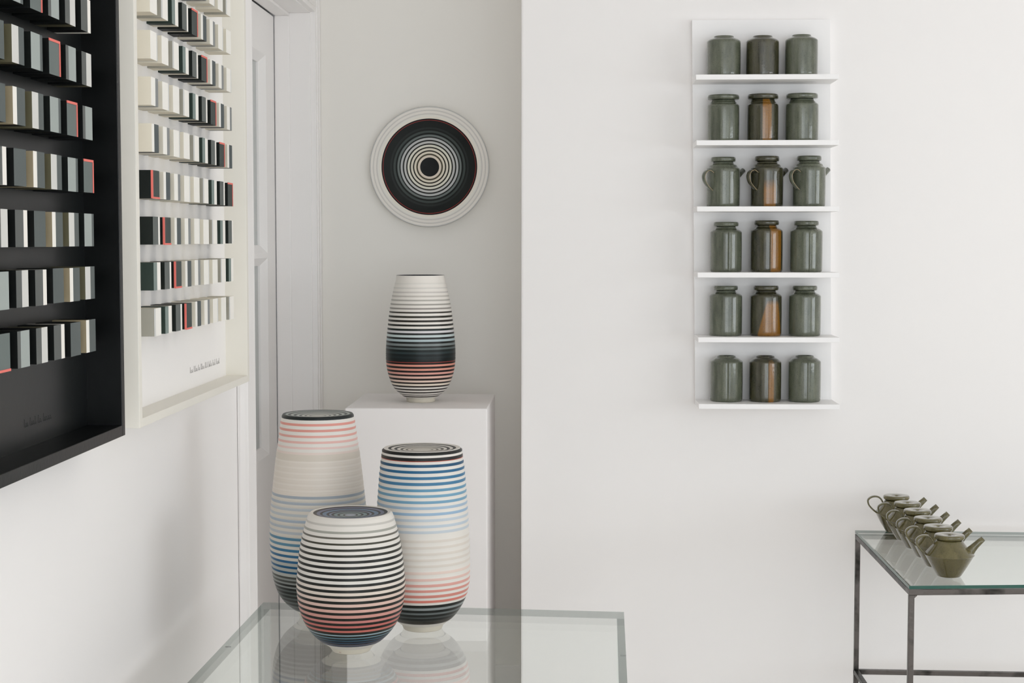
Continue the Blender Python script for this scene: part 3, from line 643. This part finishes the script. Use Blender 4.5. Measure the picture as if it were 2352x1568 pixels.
def jar(label, u, row, wpx, hpx, kind, rimw=None, lidw=None, lidh=None, dark=False, seam=None, amber=None, shoulder=.012):
    """u = picture column of the axis; wpx body width; hpx height of body to the shoulder line; kind 'open','wide','lid','pot'"""
    z = shz[row]; R = wpx/2*4.49/F
    p = P(u, 900, 'Y', 4.455+R); y = 4.455+R
    uu, vv, dz = Q((p.x, y, z))
    # exact column at this height
    x = p.x+(u-Q((p.x, y, z+.06))[0])*dz/F
    name = {'open': 'open_jar', 'wide': 'lidded_jar', 'lid': 'lidded_jar', 'pot': 'tall_teapot'}[kind]
    root = tag(empty(name, (x, y, z)), label, {'open': 'jar', 'wide': 'jar', 'lid': 'jar', 'pot': 'teapot'}[kind], 'green stoneware jars and pots on the wall shelf')
    H = hpx*dz/F; g = G_dark if dark else G_green
    rim = (rimw if rimw else wpx*.6)/2*dz/F
    zs = H-shoulder
    prof = [(R-.0035, 0), (R-.0012, .0015), (R, .006)]
    for i in range(1, 14): prof.append((R*(1+.008*math.sin(i/14*math.pi)), .006+(zs-.006)*i/14))
    top = spline([(R, zs), (R-.0012, zs+.0035), (R-.006, zs+.0075), ((R+rim)/2-.001, H-.003+.0), (rim+.001, H+.0005), (rim-.0005, H+.0042)], 5)
    prof += top
    prof += [(rim-.0018, H+.0050), (rim-.0034, H+.0040), (rim-.004, H-.002), (R-.006, zs-.004), (R-.006, .01), (0, .008)]
    run = None
    if amber:
        a0, a1, ztop, soft, taper = amber          # angles measured from the view axis, in fractions of the radius
        t0, t1 = math.asin(a0), math.asin(a1)
        def run(t, zz):
            d = t+math.pi/2
            d = (d+math.pi) % (2*math.pi)-math.pi
            k = max(0, min(1, zz/max(ztop, .001)))
            s0 = t0+(taper*k); s1 = t1-(taper*k*.6)
            e = .06
            v = max(0, min(1, (d-s0)/e+.5))*max(0, min(1, (s1-d)/e+.5))
            return v*max(0, min(1, (ztop-zz)/soft+.5))
    th0 = (CAMDIR+math.asin(seam)) if seam is not None else None
    lathe('body', prof, g, root, None, 128, seamf(th0, .06), run)
    lathe('foot_ring', [(0, .0002), (R-.004, .0002), (R-.0030, .0006), (R-.0008, .0034)], G_bare, root, None, 64)
    if kind in ('wide', 'lid', 'pot'):
        Lr = lidw/2*dz/F; Lh = lidh*dz/F; zb = H+.0058
        lp = [(0, zb-.001), (rim-.004, zb-.001), (rim, zb), (Lr-.0022, zb+.0006), (Lr-.0004, zb+.0022), (Lr, zb+Lh*.6), (Lr-.001, zb+Lh-.0008), (Lr-.003, zb+Lh), (Lr*.5, zb+Lh-.0006), (0, zb+Lh-.001)]
        lathe('lid', lp, g, root, None, 128, seamf(th0, .035))
    if kind == 'pot':
        # pulled strap handle on the left, turned a little towards the viewer
        hd = Vector((-.74, -.67, 0)).normalized(); sd = Vector((hd.y, -hd.x, 0))
        cps = [(R*.95, zs-.010), (R+.012, zs-.003), (R+.026, zs-.008), (R+.0325, zs-.021), (R+.0265, zs-.036), (R+.011, zs-.050), (R*.97, zs-.058)]
        pts = spline(cps, 7); P3, secs = [], []
        for i, (rr, zz) in enumerate(pts):
            a = pts[max(i-1, 0)]; b = pts[min(i+1, len(pts)-1)]; tg = Vector((b[0]-a[0], b[1]-a[1])).normalized(); no = hd*(-tg.y)+Vector((0, 0, tg.x))
            w = .0078-.0030*i/len(pts); tk = .0019
            P3.append(hd*rr+Vector((0, 0, zz))); secs.append((sd, no, [(-w, 0), (-w*.7, tk), (w*.7, tk), (w, 0), (w*.7, -tk), (-w*.7, -tk)]))
        sweep('handle', P3, secs, g, root)
        sweep('handle_edge', [p+secs[i][0]*(secs[i][2][0][0]) for i, p in enumerate(P3)], [(q[0], q[1], [(-.0007, 0), (0, .0008), (.0007, 0), (0, -.0008)]) for q in secs], G_rim, root)
        sp = Vector((.80, .58, 0)).normalized(); ax = (sp*.8+Vector((0, 0, .6))).normalized(); s1 = Vector((sp.y, -sp.x, 0)); n1 = ax.cross(s1)
        o0 = sp*(R*.95)+Vector((0, 0, zs-.022)); P3 = []; secs = []
        for i, (t, rr) in enumerate(((-.002, .0105), (.008, .0092), (.020, .0080), (.0380, .0072), (.0368, .0052), (.020, .0048))):
            P3.append(o0+ax*t); secs.append((s1, n1, [(rr*math.cos(q*math.pi/8), rr*math.sin(q*math.pi/8)) for q in range(16)]))
        sweep('spout', P3, secs, g, root)
    return root
k = 4.9
def U(a, b): return 1560+(a+b)/2/k
def WD(a, b): return (b-a)/k
# top shelf
jar('open unlidded jar at the left end of the top shelf', U(315, 688), 0, WD(315, 688), 90, 'open', 46)
jar('darker brown open jar in the middle of the top shelf', U(757, 1118), 0, WD(757, 1118), 90, 'open', 45, dark=True)
jar('open unlidded jar at the right end of the top shelf', U(1195, 1555), 0, WD(1195, 1555), 92, 'open', 44)
# second shelf
jar('jar with a wide flat lid, left end of the second shelf down', U(320, 672), 1, WD(320, 672), 91, 'wide', 54, WD(318, 672), 11)
jar('wide lidded dark jar with an amber stripe, middle of the second shelf down', U(770, 1112), 1, WD(770, 1112), 92, 'wide', 54, WD(770, 1112), 11.5, dark=True, amber=(-.12, .46, .16, .01, 0))
jar('jar with a wide flat lid, right end of the second shelf down', U(1198, 1562), 1, WD(1198, 1562), 93, 'wide', 54, WD(1200, 1555), 11.5)
# third shelf: handled pots
jar('tall pot with handle and spout, left end of the third shelf down', U(308, 680), 2, WD(308, 680), 98, 'pot', 48, WD(352, 630), 11, shoulder=.016)
jar('dark tall pot with handle and amber patch, middle of the third shelf down', U(805, 1166), 2, WD(805, 1166), 99, 'pot', 48, WD(848, 1122), 12, dark=True, amber=(-.28, .45, .062, .03, 0), shoulder=.016)
jar('tall pot with handle and spout, right end of the third shelf down', U(1278, 1642), 2, WD(1278, 1642), 100, 'pot', 49, WD(1315, 1590), 11.5, shoulder=.016)
# fourth
jar('lidded jar with a vertical crease, left end of the fourth shelf down', U(350, 702), 3, WD(350, 702), 99, 'lid', 46, WD(385, 665), 10.5, seam=.05)
jar('dark creased jar with amber right half, middle of the fourth shelf down', U(803, 1160), 3, WD(803, 1160), 102, 'lid', 46, WD(840, 1118), 11, dark=True, seam=.14, amber=(.14, .84, .15, .01, 0))
jar('lidded jar with a vertical crease, right end of the fourth shelf down', U(1248, 1608), 3, WD(1248, 1608), 101, 'lid', 46, WD(1285, 1562), 11, seam=.06)
# fifth
jar('smooth blue-green lidded jar, left end of the fifth shelf down', U(338, 706), 4, WD(338, 706), 99, 'lid', 46, WD(385, 658), 10.5)
jar('dark lidded jar with a triangular amber run, middle of the fifth shelf down', U(800, 1150), 4, WD(800, 1150), 99, 'lid', 46, WD(832, 1112), 11, dark=True, amber=(-.62, .90, .093, .012, .62))
jar('smooth lidded jar, right end of the fifth shelf down', U(1232, 1590), 4, WD(1232, 1590), 99, 'lid', 46, WD(1270, 1548), 11)
# sixth
jar('open creased jar at the left end of the bottom shelf', U(348, 712), 5, WD(348, 712), 100, 'open', 42, seam=.03, shoulder=.014)
jar('dark open creased jar with amber strip, middle of the bottom shelf', U(788, 1146), 5, WD(788, 1146), 100, 'open', 42, dark=True, seam=.10, amber=(.10, .42, .11, .02, 0), shoulder=.014)
jar('open creased jar at the right end of the bottom shelf', U(1228, 1590), 5, WD(1228, 1590), 101, 'open', 42, seam=.06, shoulder=.014)

# ------------------------------------------------------------------ six teapots in a row on the steel table
def teapot(label, u, zc, sc, spin):
    d0 = (u-CX)/F
    # axis point at depth zc on the table top
    X = CAM+FW*zc+RT*(d0*zc); pz = .70
    # move along depth so that the vertical line through it projects to u at mid height
    base = Vector((X.x, X.y, pz)); uu = Q(base+Vector((0, 0, .06)))[0]; base += RT*((u-uu)*zc/F)
    root = tag(empty('teapot', base, spin), label, 'teapot', 'small glazed teapots on the steel and glass table')
    R = .0588*sc
    prof = spline([(0.022, 0), (.0258, .0008), (.0295, .0045), (.0425, .0255), (R-.0030, .0490), (R, .0530)], 5)+spline([(R, .0530), (R-.0022, .0556), (.0500*sc, .0630), (.0420*sc, .0722), (.0355, .0800), (.0315, .0865)], 5)+[(.0300, .0885), (.028, .0885), (.027, .086), (.036, .07), (.048, .05), (.025, .008), (0, .006)]
    lathe('body', prof, G_teapot, root, None, 96, None, lambda t, z: (.8 if z < .0525 else .05)*(.75+.25*math.sin(3*t+u)))
    lathe('base', [(0, .0003), (.0215, .0003), (.0225, .001)], G_bare, root, None, 48)
    lr = .0355; zb = .0895
    lathe('lid', [(0, zb-.002), (.027, zb-.002), (.030, zb), (lr-.002, zb+.0008), (lr, zb+.004), (lr-.0004, zb+.009), (lr-.0022, zb+.0112), (.02, zb+.0108), (.004, zb+.0100), (.003, zb+.0085), (0, zb+.0083)], G_teapot, root, None, 96)
    hd = Vector((-1, 0, 0)); sdv = Vector((0, 1, 0))
    pts = spline([(.036, .0790), (.0425, .0905), (.052, .0965), (.066, .0955), (.0765, .0870), (.0750, .0745), (.066, .0630), (.0560, .0545)], 6); P3, secs = [], []
    for i, (rr, zz) in enumerate(pts):
        a = pts[max(i-1, 0)]; b = pts[min(i+1, len(pts)-1)]; tg = Vector((b[0]-a[0], b[1]-a[1])).normalized(); no = hd*(-tg.y)+Vector((0, 0, tg.x))
        w = .0062*(1 if 4 < i < len(pts)-6 else 1.15); tk = .0021
        P3.append(hd*rr+Vector((0, 0, zz))); secs.append((sdv, no, [(-w, 0), (-w*.8, tk), (0, tk*.7), (w*.8, tk), (w, 0), (w*.8, -tk), (-w*.8, -tk)]))
    sweep('handle', P3, secs, G_teapot, root)
    ax0 = Vector((.70, 0, .70)); P3 = []; secs = []
    path = [((.040, .052), .0150), ((.047, .060), .0125), ((.0545, .0685), .0098), ((.062, .0765), .0084), ((.070, .0845), .0077), ((.0785, .0925), .0070), ((.0775, .0915), .0050), ((.068, .082), .0050)]
    for i, ((a, b), rr) in enumerate(path):
        j0 = path[max(i-1, 0)][0] if i < 6 else path[4][0]; j1 = path[min(i+1, 5)][0]
        t = Vector((j1[0]-j0[0], 0, j1[1]-j0[1])).normalized(); s1 = Vector((0, 1, 0)); n1 = t.cross(s1)
        P3.append(Vector((a, 0, b))); secs.append((s1, n1, [(rr*math.cos(q*math.pi/8), rr*math.sin(q*math.pi/8)) for q in range(16)]))
    sweep('spout', P3, secs, G_teapot, root)
tl = ['nearest teapot, at the front of the row, seen whole', 'second teapot from the front of the row on the glass table', 'third teapot from the front of the row', 'fourth teapot from the front, third from the wall',
      'second teapot from the wall in the row', 'farthest teapot, closest to the wall']
for i, (u, sc) in enumerate(((2180.3, 1.0), (2154.3, .99), (2131, .985), (2106.7, .98), (2083.9, .98), (2058.6, .98))):
    teapot(tl[i], u, 3.812+.1185*i, sc, -.05+random.uniform(-.04, .04))
